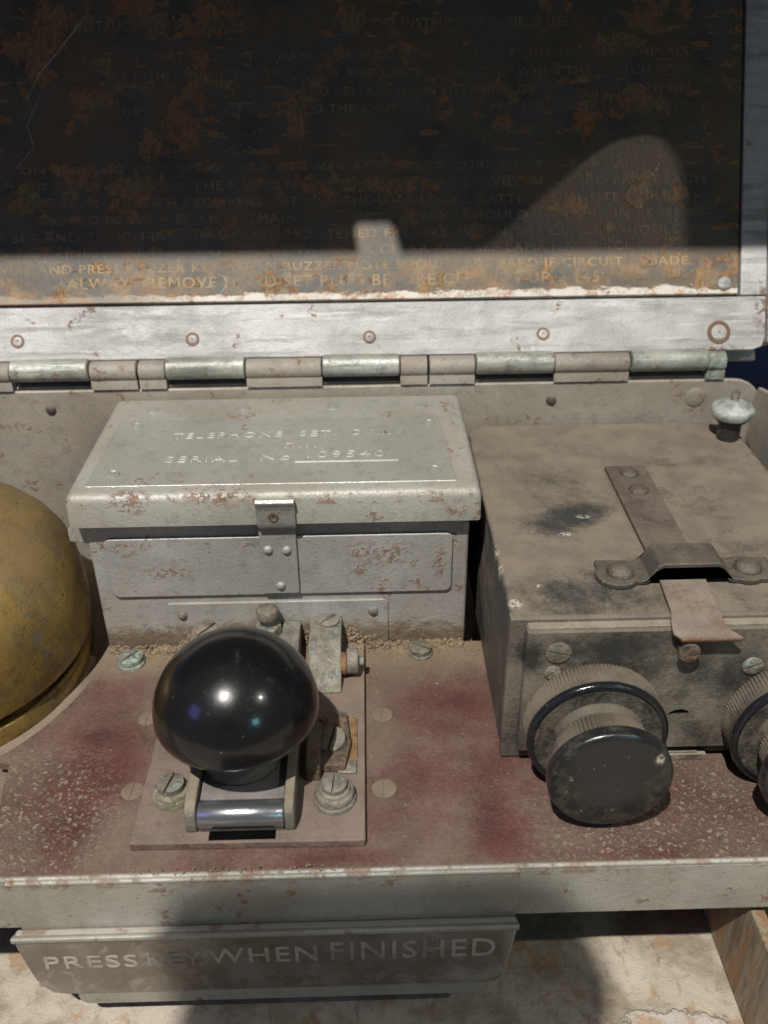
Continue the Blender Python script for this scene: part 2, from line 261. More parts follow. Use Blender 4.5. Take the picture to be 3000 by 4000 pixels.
def flap_material():
    g = G('worn_bare_flap_metal')
    col = g.mix(g.step(g.noise(14, 6, 0.6), 0.36, 0.62), (0.245, 0.225, 0.19), (0.17, 0.148, 0.12))
    col = g.mix(g.mul(g.step(g.noise(9, 6, 0.7, off=2, dist=0.8), 0.52, 0.66), 0.7), col, (0.36, 0.335, 0.30))
    e = g.mx(g.step(g.Z, -14.0, -13.0, 0, 1), g.step(g.Z, -31.6, -30.8, 1, 0))
    e = g.mx(e, g.step(g.X, 24.5, 27, 0, 0.6))
    col = g.mix(g.mul(e, 0.9), col, (0.42, 0.39, 0.34))
    rm = g.mul(g.step(g.noise(6, 5, 0.65, off=4), 0.56, 0.64), 0.55); col = g.mix(rm, col, (0.17, 0.09, 0.055))
    g.bump((g.noise(0.7, 4, 0.6, st=(3, 1, 1), off=5), 0.6), (g.noise(6, 3, off=6), 1), dist=0.2)
    return g.end(col, 0.40, 0.30, 0.5)
m_flap = flap_material()

def brass_material():
    g = G('tarnished_brass')
    col = g.mix(g.step(g.noise(15, 5, 0.6), 0.38, 0.62), (0.36, 0.235, 0.055), (0.24, 0.165, 0.055))
    col = g.mix(g.mul(g.step(g.noise(7, 6, 0.7, off=2), 0.48, 0.64), 0.7), col, (0.16, 0.115, 0.055))
    col = g.mix(g.mul(g.step(g.noise(4, 5, 0.7, off=9), 0.48, 0.66), 0.45), col, (0.40, 0.29, 0.09))
    gr = g.mul(g.step(g.noise(6.5, 5, 0.6, off=3), 0.58, 0.63), g.step(g.noise(1.4, 4, 0.7, off=4), 0.42, 0.55)); col = g.mix(gr, col, (0.15, 0.145, 0.13))
    dk = g.mul(g.step(g.noise(1.1, 4, 0.6, off=5), 0.60, 0.66), 0.8); col = g.mix(dk, col, (0.08, 0.055, 0.035))
    up = g.mul(g.step(g.Z, 14, 34, 0, 1), g.step(g.noise(5, 6, 0.7, off=6), 0.28, 0.58), 0.75); col = g.mix(up, col, (0.25, 0.18, 0.10))
    g.bump((g.noise(0.9, 4, 0.6, off=7), 0.7), (dk, -0.6), (gr, -0.4), dist=0.14)
    return g.end(col, g.mth('ADD', 0.36, g.mul(g.mx(gr, up), 0.3)), 0.5, 0.5)
m_brass = brass_material()

def bakelite_material():
    g = G('polished_black_bakelite')
    d = g.mul(g.step(g.noise(7, 6, 0.7), 0.60, 0.78), 0.25)
    col = g.mix(d, (0.006, 0.006, 0.007), (0.12, 0.11, 0.09))
    # brown patch on the lower left of the knob, paler patch near the upper rim
    col = g.mix(g.mul(g.spot((-39, 130, 19), 2.5, 5, 1.3, 1, 0.6), 0.5), col, (0.075, 0.032, 0.018))
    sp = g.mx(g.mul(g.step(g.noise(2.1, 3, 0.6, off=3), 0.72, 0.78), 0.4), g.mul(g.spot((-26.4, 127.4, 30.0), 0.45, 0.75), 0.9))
    sp = g.mx(sp, g.mul(g.ragged(g.spot((-25, 153, 33), 0.6, 2.0), 0.8, 2, 0.4, 0.5), 0.25))
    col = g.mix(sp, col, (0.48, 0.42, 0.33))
    g.bump((g.noise(6, 3, off=4), 0.5), (g.noise(0.8, 4, 0.6, off=6), 0.06), (sp, 0.6), dist=0.12)
    g.b.inputs['Coat Roughness'].default_value = 0.10
    return g.end(col, g.mth('ADD', 0.20, g.mx(g.mul(g.noise(3, 6, 0.7, off=5), 0.12), g.mul(d, 1.5))), 0.0, 0.30, 0.45)
m_bakelite = bakelite_material()

def ground_material():
    g = G('flaking_pale_metal_sheet')
    col = g.mix(g.step(g.noise(16, 6, 0.62), 0.40, 0.60), (0.46, 0.40, 0.32), (0.27, 0.225, 0.165))
    pale = g.ragged(g.spot((60, 103, -36), 5, 22, 1.2, 0.8, 4), 5, 2, 0.52, 0.60); col = g.mix(g.mul(pale, 0.8), col, (0.50, 0.455, 0.41))
    r = g.mul(g.step(g.noise(9, 6, 0.7, off=3), 0.53, 0.63), 0.7); col = g.mix(r, col, (0.33, 0.195, 0.10))
    dk = g.mul(g.step(g.noise(2.0, 5, 0.7, st=(1, 2.5, 1), off=4, dist=0.8), 0.56, 0.68), 0.55); col = g.mix(dk, col, (0.17, 0.14, 0.11))
    g.bump((g.noise(2.5, 6, 0.7, off=5), 1), (pale, 0.6), dist=0.6)
    return g.end(col, 0.65, 0.0, 0.4)
m_ground = ground_material()
def streak_board():
    g = G('streaked_rusty_board')
    col = g.mix(g.step(g.noise(4, 6, 0.65, st=(1, 1, 4)), 0.40, 0.62), (0.26, 0.215, 0.145), (0.14, 0.10, 0.065))
    r = g.mul(g.step(g.noise(5, 6, 0.7, st=(1, 1, 3), off=3), 0.50, 0.60), 0.8); col = g.mix(r, col, (0.25, 0.12, 0.045))
    g.bump((g.noise(1.5, 6, 0.7, st=(1, 1, 4), off=5), 1), dist=0.5)
    return g.end(col, 0.6)
m_board2 = streak_board()
def plain(name, col, rough=0.7, size=30, spec=0.5):
    g = G(name); c = g.mix(g.step(g.noise(size, 4), 0.35, 0.65), col, tuple(k * 0.8 for k in col)); g.bump((g.noise(size * 0.05, 3), 1), dist=0.2)
    return g.end(c, rough, 0.0, spec)
m_wall = plain('navy_wall', (0.03, 0.055, 0.17))
m_black = plain('opening_shade_black', (0.003, 0.003, 0.003), 0.9, 30, 0.02)  # flat black put in for the shade inside slots
m_phone = plain('black_phone_shell', (0.01, 0.01, 0.012), 0.3)
m_blocker = plain('dark_blocker_board', (0.02, 0.02, 0.022), 0.8)  # for the added board that shades the lid
m_rustring = painted('rusty_rivet', (0.20, 0.11, 0.07), (0.14, 0.07, 0.045), 0.9, 0.3, 4, metal=0.1, rough=0.6)

# ------------------------------------------------------------------ mesh helpers (world millimetres)
def mark(o, label=None, cat=None, group=None, kind=None):
    if label: o['label'] = label
    if cat: o['category'] = cat
    if group: o['group'] = group
    if kind: o['kind'] = kind
    return o
def thing(name, label, cat, loc, group=None):
    o = bpy.data.objects.new(name, None); C.objects.link(o); o.location = Vector(loc) * S; o.empty_display_size = 0.01
    o['origin_mm'] = [float(k) for k in loc]
    return mark(o, label, cat, group)
def origin(o):
    while o is not None:
        if 'origin_mm' in o: return Vector(o['origin_mm'])
        o = o.parent
    return Vector((0, 0, 0))
def obj(name, bm, mat, parent=None, bevel=0.0, seg=2, ang=40, label=None):
    bmesh.ops.recalc_face_normals(bm, faces=bm.faces)
    o0 = origin(parent)
    for v in bm.verts: v.co = (v.co - o0) * S
    me = bpy.data.meshes.new(name); bm.to_mesh(me); bm.free()
    for p in me.polygons: p.use_smooth = True
    o = bpy.data.objects.new(name, me); C.objects.link(o); me.materials.append(mat)
    if parent is not None: o.parent = parent
    if bevel:
        b = o.modifiers.new('bevel', 'BEVEL'); b.width = bevel * S; b.segments = seg; b.limit_method = 'ANGLE'; b.angle_limit = math.radians(ang)
        b.harden_normals = False
    me.set_sharp_from_angle(angle=math.radians(ang if not bevel else 70))
    if bevel: o.modifiers.new('wn', 'WEIGHTED_NORMAL')
    if label: o['label'] = label
    return o
def N(): return bmesh.new()
def box(bm, x0, x1, y0, y1, z0, z1, cuts=0):
    vs = [bm.verts.new((x, y, z)) for x in (x0, x1) for y in (y0, y1) for z in (z0, z1)]
    for f in ((0, 1, 3, 2), (4, 6, 7, 5), (0, 4, 5, 1), (2, 3, 7, 6), (0, 2, 6, 4), (1, 5, 7, 3)): bm.faces.new([vs[i] for i in f])
    return bm
def frame_of(axis):
    a = Vector(axis).normalized(); t = Vector((0, 0, 1)) if abs(a.z) < 0.9 else Vector((0, 1, 0))
    u = t.cross(a).normalized(); v = a.cross(u); return u, v, a
def prism(bm, pts, o, u, v, n, t0, t1):
    """outline pts (a,b) in the plane o + a*u + b*v, from t0 to t1 along n"""
    o, u, v, n = map(Vector, (o, u, v, n))
    A = [bm.verts.new(o + u * a + v * b + n * t0) for a, b in pts]; Bv = [bm.verts.new(o + u * a + v * b + n * t1) for a, b in pts]
    bm.faces.new(A); bm.faces.new(Bv[::-1])
    for i in range(len(pts)):
        j = (i + 1) % len(pts); bm.faces.new((A[i], Bv[i], Bv[j], A[j]))
    return bm
def lathe(bm, prof, c, axis, seg=48, mod=None, cap=True):
    """profile [(r, h)] turned about axis through c; mod(i, k) scales the radius of row i at segment k"""
    u, v, a = frame_of(axis); c = Vector(c); rows = []
    for i, (r, h) in enumerate(prof):
        if r < 1e-6: rows.append([bm.verts.new(c + a * h)])
        else: rows.append([bm.verts.new(c + a * h + (u * math.cos(2 * math.pi * k / seg) + v * math.sin(2 * math.pi * k / seg)) * (r * (mod(i, k) if mod else 1))) for k in range(seg)])
    for A, B in zip(rows, rows[1:]):
        for k in range(seg):
            j = (k + 1) % seg
            if len(A) == 1 and len(B) == 1: continue
            if len(A) == 1: bm.faces.new((A[0], B[k], B[j]))
            elif len(B) == 1: bm.faces.new((A[k], A[j], B[0]))
            else: bm.faces.new((A[k], A[j], B[j], B[k]))
    if not cap:
        for k in range(seg): j = (k + 1) % seg; bm.faces.new((rows[-1][k], rows[-1][j], rows[0][j], rows[0][k]))
        return bm
    if len(rows[0]) > 1: bm.faces.new(rows[0][::-1])
    if len(rows[-1]) > 1: bm.faces.new(rows[-1])
    return bm
def rivet(bm, c, axis, r, h=None, seg=20):
    h = h or r * 0.55
    prof = [(r, -0.4), (r, 0.0)] + [(r * math.cos(t), h * math.sin(t)) for t in (0.35, 0.7, 1.05, 1.35)] + [(0, h)]
    return lathe(bm, prof, c, axis, seg)
def slotted(bm, c, axis, r, h, ang, slot=0.55, dome=0.25):
    u, v, a = frame_of(axis); c = Vector(c); ca, sa = math.cos(ang), math.sin(ang)
    e1 = u * ca + v * sa; e2 = -u * sa + v * ca
    lathe(bm, [(r * 0.97, -0.4), (r * 0.97, h * 0.5)], c, axis, 28)
    w2 = slot / 2; t0 = math.asin(w2 / r)
    for sg in (1, -1):
        n = 14; pts = [(r * math.cos(t0 + (math.pi - 2 * t0) * i / n), sg * r * math.sin(t0 + (math.pi - 2 * t0) * i / n)) for i in range(n + 1)]
        bot = [bm.verts.new(c + e1 * p + e2 * q + a * (h * 0.3)) for p, q in pts]
        mid = [bm.verts.new(c + e1 * p + e2 * q + a * (h - dome)) for p, q in pts]
        top = [bm.verts.new(c + e1 * p * 0.82 + e2 * (sg * w2 + (q - sg * w2) * 0.82) + a * h) for p, q in pts]
        for A, B in ((bot, mid), (mid, top)):
            for i in range(len(A)):
                j = (i + 1) % len(A); bm.faces.new((A[i], A[j], B[j], B[i]))
        bm.faces.new(top); bm.faces.new(bot[::-1])
    return bm
def rrect(x0, x1, y0, y1, r, n=5, corners=(1, 1, 1, 1)):
    out = []
    for i, (cxx, cyy, a0) in enumerate(((x1, y1, 0), (x0, y1, 90), (x0, y0, 180), (x1, y0, 270))):
        rr = r * corners[i]
        if rr < 1e-4: out.append((cxx, cyy)); continue
        ox = cxx - rr if cxx == x1 else cxx + rr; oy = cyy - rr if cyy == y1 else cyy + rr
        for k in range(n + 1):
            t = math.radians(a0 + 90 * k / n); out.append((ox + rr * math.cos(t), oy + rr * math.sin(t)))
    return out
def text_bm(bm, s, o, u, v, n, width, height, depth=0.12, spacing=1.1, off=0.0, bevel=0.0):
    """lettering of exactly width x height, its lower left corner at o"""
    c = bpy.data.curves.new('t', 'FONT'); c.body = s; c.space_character = spacing; c.offset = off - (bevel * 0.8 if bevel else 0); c.resolution_u = 3
    if bevel: c.extrude = 0.02; c.bevel_depth = bevel; c.bevel_resolution = 0
    t = bpy.data.objects.new('t', c); C.objects.link(t); bpy.context.view_layer.update()
    me = bpy.data.meshes.new_from_object(t.evaluated_get(bpy.context.evaluated_depsgraph_get()))
    C.objects.unlink(t); bpy.data.objects.remove(t)
    xs = [p.co.x for p in me.vertices]; ys = [p.co.y for p in me.vertices]
    x0, x1, y0, y1 = min(xs), max(xs), min(ys), max(ys); o, u, v, n = map(Vector, (o, u, v, n))
    tb = bmesh.new(); tb.from_mesh(me)
    if bevel:
        zm = max(p.co.z for p in tb.verts)
        for p in tb.verts: p.co.z = p.co.z / zm * depth
    r = bmesh.ops.extrude_face_region(tb, geom=tb.faces[:]) if not bevel else None
    ev = set() if bevel else {e for e in r['geom'] if isinstance(e, bmesh.types.BMVert)}
    for p in tb.verts:
        if not bevel: p.co.z = depth if p in ev else -0.05
    mp = {}
    for p in tb.verts:
        k = (p.co.x - x0) / (x1 - x0) * width; q = (p.co.y - y0) / (y1 - y0) * height
        mp[p] = bm.verts.new(o + u * k + v * q + n * p.co.z)
    for f in tb.faces:
        try: bm.faces.new([mp[p] for p in f.verts])
        except ValueError: pass
    tb.free(); bpy.data.meshes.remove(me); return bm
EX, EY, EZ = Vector((1, 0, 0)), Vector((0, 1, 0)), Vector((0, 0, 1))

# ================================================================== setting
tb = N(); box(tb, -260, 330, -120, 420, -52, -42); mark(obj('table_top', tb, m_ground), kind='structure')
wb = N(); box(wb, -1500, 1700, 700, 720, -600, 1300); mark(obj('wall', wb, m_wall), kind='structure')

# ================================================================== the case
case = thing('field_telephone_case', 'open grey metal telephone case with raised lid and dusty dark red base board', 'telephone case', (0, 180, -42))
# base board with the cut-out round the bell
cut = []
for k in range(13):
    t = math.radians(-2 - k * 3.7); cut.append((-120.5 + 53.6 * math.cos(t), 188 + 53.6 * math.sin(t)))
cut += [(-79.4, 148), (-78.6, 141), (-77.6, 136), (-78.4, 130), (-82, 126), (-95, 124)]
pts = [(-135, 124), (-135, 118.8), (107.5, 118.8), (107.5, 187.2), (-66.8, 187.2)]
b = N(); prism(b, pts + cut, (0, 0, 0), EX, EY, EZ, -2.2, 0.0)
obj('base_board', b, m_board, case, 0.25, 2)
b = N(); box(b, -138, 27, 119.5, 238, -7, -5); obj('well_floor', b, m_well, case)
b = N(); prism(b, rrect(-140, 112, -42, 49.2, 9, 6, (1, 0, 0, 0)), (0, 238.6, 0), EX, EZ, EY, 0, 1.4)
rw = obj('rear_wall', b, m_case, case, 0.5, 3)
b = N(); prism(b, [(118.6, -42), (239.9, -42), (239.9, 41), (237.5, 47.2), (230, 48.6), (118.6, 48.6)], (109.6, 0, 0), EY, EZ, EX, 0, 1.4)
obj('side_wall', b, m_case, case, 0.4)
b = N(); box(b, -141.6, -140.2, 118.6, 240, -42, 48); obj('side_wall', b, m_case, case, 0.4)
for x, z, r in ((-87.6, 43.6, 1.5), (52.2, 43.8, 1.5), (92.9, 43.9, 2.9)):
    b = N(); rivet(b, (x, 238.6, z), (0, -1, 0), r, 0.5 if r > 2 else 0.8); obj('rivet', b, m_leaf if r > 2 else m_strap, rw)
# front apron with a rolled top edge
b = N(); box(b, -140, 111, 117.6, 118.6, -14, -0.6); ap = obj('front_apron', b, m_apron, case, 0.25)
b = N(); lathe(b, [(0.6, -140), (0.6, 111)], (0, 118.1, -0.15), (1, 0, 0), 14); obj('rolled_edge', b, m_apron, ap)
# cover panel + lettered flap
b = N(); prism(b, [(-70.6, -0.3), (27.9, -0.3), (27.7, -15.2), (-69.9, -15.2)], (0, 117.0, 0), EX, EZ, EY, 0, 0.55)
flap = obj('front_flap', b, m_apron, case, 0.2)
b = N(); lathe(b, [(0.55, -70.4), (0.55, 27.6)], (0, 117.4, -0.45), (1, 0, 0), 12); obj('rolled_edge', b, m_apron, flap)
b = N()
out = [(-71.0, -13.2), (28.1, -13.2), (27.7, -17), (26.6, -27), (25.9, -29.8), (24.2, -31.2), (21.5, -31.8), (-63.4, -31.6), (-66.3, -31.0), (-68.2, -28.6), (-69.2, -26), (-70.7, -17)]
prism(b, out, (0, 114.4, 0), EX, EZ, EY, 0, 2.6)
ledge = N(); prism(ledge, [(117.2, -14.4), (114.5, -12.7), (114.0, -12.9), (114.0, -13.9), (117.2, -16.1)], (0, 0, 0), EY, EZ, EX, -71.2, 28.2)
plate = obj('lettered_plate', b, m_flap, flap, 0.7, 3, label='brownish worn plate stamped PRESS KEY WHEN FINISHED')
obj('ledge', ledge, m_apron, flap, 0.4, 3)
b = N(); prism(b, rrect(-61.5, 22.0, -35.4, -28, 2.5), (0, 114.7, 0), EX, EZ, EY, 0, 1); obj('lower_lip', b, m_apron, flap, 0.3)
b = N()
for wd, x0, x1, z0, h in (('PRESS', -66.0, -47.6, -22.6, 3.8), ('KEY', -45.6, -34.8, -22.3, 3.9), ('WHEN', -33.6, -11.8, -22.2, 4.6), ('FINISHED', -9.2, 23.8, -22.2, 5.6)):
    text_bm(b, wd, (x0, 114.4, z0), EX, EZ, -EY, x1 - x0, h, 0.16, 1.12, 0.004)
obj('lettering', b, m_flapletter, plate)
# board screws and flush plugs
for (x, y, r, mt, a, lb) in ((-59.7, 181.3, 3.0, m_greenscrew, 0.9, 'pale green corroded screw'), (12.6, 182.6, 2.7, m_screw, 2.6, None)):
    b = N(); lathe(b, [(r * 1.15, -0.3), (r * 1.15, 0.5), (r, 0.9)], (x, y, 0), (0, 0, 1), 26); slotted(b, (x, y, 0.9), (0, 0, 1), r, 1.5, a, 0.6)
    obj('screw', b, mt, case, label=lb)
for x, y, r in ((-50.8, 139.3, 2.4), (2.3, 138.3, 2.6), (2.4, 160.6, 2.4), (-51.8, 161.1, 2.2)):
    b = N(); slotted(b, (x, y, -0.15), (0, 0, 1), r, 0.35, 1.5, 0.3, 0.1); obj('flush_screw', b, m_plug, case)
# thumb nut on its stud in the rear right corner
tx, ty, tz = 98.6, 225.5, 45.2
b = N(); lathe(b, [(3.0, -22), (3.0, -2.0), (4.4, -1.8), (4.6, -1.0)], (tx, ty, tz), (0, 0, 1), 32); po = obj('terminal_post', b, m_post, case)
b = N(); lathe(b, [(3.6, -1.6), (5.0, -1.1), (5.7, 0.1), (5.7, 1.3), (5.2, 2.0), (2.2, 3.5), (1.5, 3.7)], (tx, ty, tz), (0, 0, 1), 40); obj('thumb_nut', b, m_zinc, po, 0.25)
b = N(); prof = [(1.15 if i % 2 else 0.9, 3.4 + i * 0.3) for i in range(10)]; lathe(b, prof, (tx, ty, tz), (0, 0, 1), 16); obj('threaded_stud', b, m_screw, po)

# hinge
hz, hy = 54.9, 239.6
for x0, x1 in ((-96.2, -75.3), (-54.2, -32.8), (-11.5, 9.5), (30.6, 52), (73.3, 94.4)):
    b = N(); lathe(b, [(2.7, x0), (3.05, x0 + 0.3), (3.05, x1 - 0.3), (2.7, x1)], (0, hy, hz), (1, 0, 0), 28)
    obj('hinge_knuckle', b, m_knuckle, case)
for x0, x1 in ((-138, -96.6), (-75.0, -62.4), (-61.8, -54.5), (-32.5, -11.8), (9.8, 17.2), (17.8, 30.3), (52.3, 73.0), (94.7, 99.8)):
    b = N(); lathe(b, [(2.55, x0), (2.8, x0 + 0.2), (2.8, x1 - 0.2), (2.55, x1)], (0, hy + 0.6, hz - 0.75), (1, 0, 0), 24)
    prism(b, [(237.9, 49.6), (238.2, 52.2), (238.8, 54.0), (241.4, 54), (241.4, 44), (240.1, 44), (240.1, 49.6)], (0, 0, 0), EY, EZ, EX, x0, x1)
    o = obj('hinge_leaf', b, m_greenscrew if x0 > 94 else m_leaf, case, label='green corroded hinge end' if x0 > 94 else None)

b = N(); box(b, -140, 101, 240.1, 243.5, 49.0, 49.9); obj('hinge_plate', b, m_leaf, case, 0.3)
# lid
LO = Vector((0, 240, 50)); LL = Vector((0, 0.5, 0.8660254)); LN = Vector((0, -0.8660254, 0.5))
def lidprism(b, pts, t0, t1): return prism(b, pts, LO, EX, LL, LN, t0, t1)
b = N(); lidprism(b, [(-140, 5), (112.6, 5), (113.6, 130), (-140, 130)], -9, -7.6); lid = obj('lid', b, m_strip, case, 0.3)
b = N(); pt = [(-140, 6.9), (108.5, 6.9), (111.4, 7.8), (112.4, 10.5), (112.8, 21.9), (-140, 21.9)]
lidprism(b, pt, -7.4, 0); ls = obj('bottom_strip', b, m_strip, lid, 0.5, 3)
b = N(); lidprism(b, [(105.5, 22.2), (112.9, 22.2), (116.5, 130), (109.5, 130)], -7.4, 0); obj('side_strip', b, m_strip, lid, 0.4, 3)
b = N(); lidprism(b, [(113.4, 9), (115.2, 9), (118.8, 130), (117.0, 130)], -7.4, -1.0); obj('outer_edge', b, m_strip, lid, 0.4)
b = N(); lidprism(b, [(-140, 122.5), (108.8, 122.5), (109, 130), (-140, 130)], -7.4, 0); obj('top_strip', b, m_strip, lid, 0.4)
b = N(); lidprism(b, [(-139.5, 22.75), (104.9, 22.75), (108.4, 122), (-139.5, 122)], -3, -0.35); ip = obj('instruction_plate', b, m_lidplate, lid, 0.3)
for x, s, r in ((-95.6, 12.6, 1.45), (-47.5, 12.4, 1.45), (1.5, 12.2, 1.4), (49.9, 12.3, 1.4), (99.2, 11.9, 2.5)):
    b = N(); c0 = LO + EX * x + LL * s
    lathe(b, [(r * 1.32, -0.5), (r * 1.3, 0.16), (r * 1.05, 0.22), (r * 0.8, 0.05)], c0, LN, 26); rg = obj('rivet', b, m_rustring, ls)
    b = N(); lathe(b, [(r * 0.86, 0.0), (r * 0.86, 0.22), (r * 0.6, 0.34), (0.34, 0.36), (0.28, 0.1), (0, 0.0)], c0, LN, 24); obj('rivet', b, m_strip, ls)
b = N(); rivet(b, LO + EX * 101 + LL * 25.6, LN, 1.9, 0.7); obj('rivet', b, m_strip, ip)
# instruction lettering: bright ochre near the bottom, faded above
rows = [(26.6, 'ALWAYS REMOVE HAND SET PLUG BEFORE CLOSING UP.   145', -82, 66, m_rustletter, 3.1),
        (31.0, 'WIRE AND PRESS BUZZER KEY. WHEN BUZZER NOTE SHOULD BE HEARD IF CIRCUIT IS MADE.', -102, 92, m_rustletter, 2.5),
        (35.4, 'TO TEST LINES TAKE PLUG OUT OF SET WITH EAR CLEAR AND SEE LAMP HAS CIRCUIT ALSO.', -104, 94, m_dimletter, 2.5),
        (39.8, 'OF SET AND TOUCH L1 AND L2 WITH MOISTENED FINGERS. WHEN THE CIRCUIT SHOULD BE', -104, 96, m_dimletter, 2.5),
        (44.4, 'SHOULD BE WEAKER AND REMAIN CERTAIN TIME. SAME SHOULD BE HEARD IN RECEIVER', -90, 96, m_dimletter, 2.5),
        (49.0, 'A HEARD IN BOTH RECEIVERS. LET A WITHOUT A LOCAL BATTERY SO NOTE IS CLEAR', -90, 92, m_dimletter, 2.5),
        (53.6, 'AT BOTH STATIONS THE KEY IS PRESSED ALL THE NOTES WILL BE HEARD FROM EACH', -92, 96, m_dimletter, 2.5),
        (58.2, 'ON RINGING OUT, SPEAK AND ANSWER ALL DIRECT CURRENT TO THE CALLING SET', -94, 96, m_dimletter, 2.5),
        (74.4, 'THE CIRCUIT MUST BE CLOSED THEN BUTTON MAY BE PRESSED AND SET ANSWERED', -68, 92, m_dimletter, 2.5),
        (79.2, 'SPEAK WITH SWITCH DOWN AND RELEASE WHEN LISTENING OR WITH LINES BOTH ON', -72, 92, m_dimletter, 2.5),
        (84.2, 'SET CONNECT UP THE TWO LINES AND EARTH CORRECTLY WHEN THE SWITCH IS UP', -70, 92, m_dimletter, 2.5),
        (89.2, 'TO OPERATE PLACE THE HAND SET IN CLIP AND CONNECT LINE TO THE TERMINALS', -70, 92, m_dimletter, 2.5),
        (97.6, 'INSTRUCTIONS FOR WORKING AND CARE OF THE INSTRUMENT IN FIELD USE ONLY', -78, 70, m_dimletter, 2.9)]
for s, txt, x0, x1, mt, h in rows:
    b = N(); text_bm(b, txt, LO + EX * x0 + LL * s + LN * -0.35, EX, LL, LN, x1 - x0, h, 0.05, 1.15, 0.012); obj('lettering', b, mt, ip)

def wire(b, pts, rad, n=5):
    prev = None
    for i, p in enumerate(pts):
        p = Vector(p); t = (Vector(pts[min(i + 1, len(pts) - 1)]) - Vector(pts[max(i - 1, 0)])); u, v, a = frame_of(t)
        k = rad * (0.35 if i in (0, len(pts) - 1) else 1)
        cur = [b.verts.new(p + (u * math.cos(6.283 * j / n) + v * math.sin(6.283 * j / n)) * k) for j in range(n)]
        if prev:
            for j in range(n): b.faces.new((prev[j], prev[(j + 1) % n], cur[(j + 1) % n], cur[j]))
        prev = cur
for pl in ([(-40.5, 30.5), (-38.6, 29.8), (-37.6, 28.2), (-38.4, 26.2), (-40.6, 23.6)], [(-44.0, 29.8), (-44.6, 27.6), (-45.2, 26.0)], [(-44.8, 26.0), (-42.8, 26.8), (-41.0, 27.6)],
           [(-74, 103), (-78, 98), (-83, 92), (-88, 86), (-91, 80)], [(-88, 80), (-92, 72), (-90, 66), (-95, 60)], [(-17, 75.5), (-15.6, 72), (-16.8, 69.5)]):
    b = N(); wire(b, [LO + EX * (p + random.uniform(-.2, .2)) + LL * q - LN * 0.33 for p, q in pl], 0.13)
    obj('scratch', b, m_strip, ip)

# ================================================================== lidded box
bx = thing('lidded_metal_box', 'grey metal box with hinged lid and embossed nameplate, standing behind the black key knob', 'metal box', (-21, 210, 0))
b = N(); box(b, -66.4, 24.1, 186.6, 235.5, 0.1, 39.2); body = obj('box_body', b, m_grey, bx, 0.8, 3)
b = N(); prism(b, rrect(-62.6, 20.2, 16.8, 33.6, 1.8), (0, 185.75, 0), EX, EZ, EY, 0, 1.0); obj('front_panel', b, m_grey, body, 0.35, 3)
b = N(); prism(b, rrect(-50, 4.6, 0.4, 14.4, 0.8), (0, 186.0, 0), EX, EZ, EY, 0, 0.8); tp = obj('mounting_strip', b, m_grey, body, 0.15)
for x in (-46.5, 0.9):
    b = N(); rivet(b, (x, 186.0, 11.0), (0, -1, 0), 1.25, 0.9); obj('rivet', b, m_contact, body)
b = N(); prism(b, [(-71.2, 31.8), (-66.2, 31.0), (-66.2, 39), (-70.2, 39), (-70.2, 36), (-71.2, 35)], (0, 188.2, 0), EX, EZ, EY, 0, 6); obj('hinge_lug', b, m_grey, body, 0.3)
# lid as a shallow pan: top skin and skirt in one mesh
b = N()
def ring(z, x0, x1, y0, y1, r): return [b.verts.new((p, q, z)) for p, q in rrect(x0, x1, y0, y1, r, 4)]
R_ = [ring(38.7, -67.9, 25.3, 184.0, 237.0, 0.8), ring(38.7, -68.9, 26.3, 183.0, 238.0, 1.2), ring(45.0, -68.8, 26.2, 183.1, 237.9, 1.4), ring(46.1, -68.4, 25.8, 183.5, 237.5, 1.3), ring(46.7, -67.7, 25.1, 184.2, 236.9, 1.0), ring(46.9, -66.8, 24.2, 185.2, 236.0, 0.7)]
for A, B_ in zip(R_, R_[1:]):
    for i in range(len(A)): j = (i + 1) % len(A); b.faces.new((A[i], A[j], B_[j], B_[i]))
b.faces.new(R_[-1])
bl = obj('box_lid', b, m_greytop, bx, 0, ang=60)
for x in (-57.3, -32.9, -8.9, 14.8):
    b = N(); lathe(b, [(1.9, 0), (1.8, 0.22), (1.3, 0.3), (0.9, 0.12), (0.5, 0.3), (0, 0.5)], (x, 230, 46.9), (0, 0, 1), 20); obj('rivet', b, m_plate, bl)
b = N(); prism(b, [(-64.4, 223.0), (19.0, 222.2), (20.9, 187.0), (-64.8, 187.2)], (0, 0, 46.9), EX, EY, EZ, -0.2, 0.36); npl = obj('nameplate', b, m_plate, bl, 0.3, 2)
for x, y in ((-59.4, 219.6), (16.3, 218.2), (-59.7, 193), (16, 192.6)):
    b = N(); lathe(b, [(1.75, 0), (1.7, 0.25), (1.3, 0.35), (1.0, 0.12), (0.55, 0.3), (0, 0.55)], (x, y, 47.22), (0, 0, 1), 20); obj('rivet', b, m_plate, npl)
b = N(); n0 = 47.22
for s_, x0, x1, y, h in (('TELEPHONE', -48.8, -21.2, 211.2, 3.0), ('SET.', -16.8, -7.6, 211.4, 3.0), ('D.MK.V', -3.4, 17.2 - 7, 211.6, 3.0), ('P.I.', -20.2, -12.2, 205.0, 2.5), ('SERIAL', -48.4, -31.0, 198.2, 3.0), ('No', -25.6, -18.2, 198.6, 3.0), ('109540', -14.4, 4.4, 199.4, 3.4)):
    text_bm(b, s_, (x0, y, n0), EX, EY, EZ, x1 - x0, h, 0.30, 1.25, -0.004, bevel=0.04)
prism(b, [(197.0, n0), (197.35, n0 + 0.3), (197.6, n0 + 0.3), (197.9, n0)], (0, 0, 0), EY, EZ, EX, -17.2, 7.6); box(b, -20.9, -19.0, 198.2, 198.6, n0 - 0.1, n0 + 0.2)
obj('lettering', b, m_letter, npl)
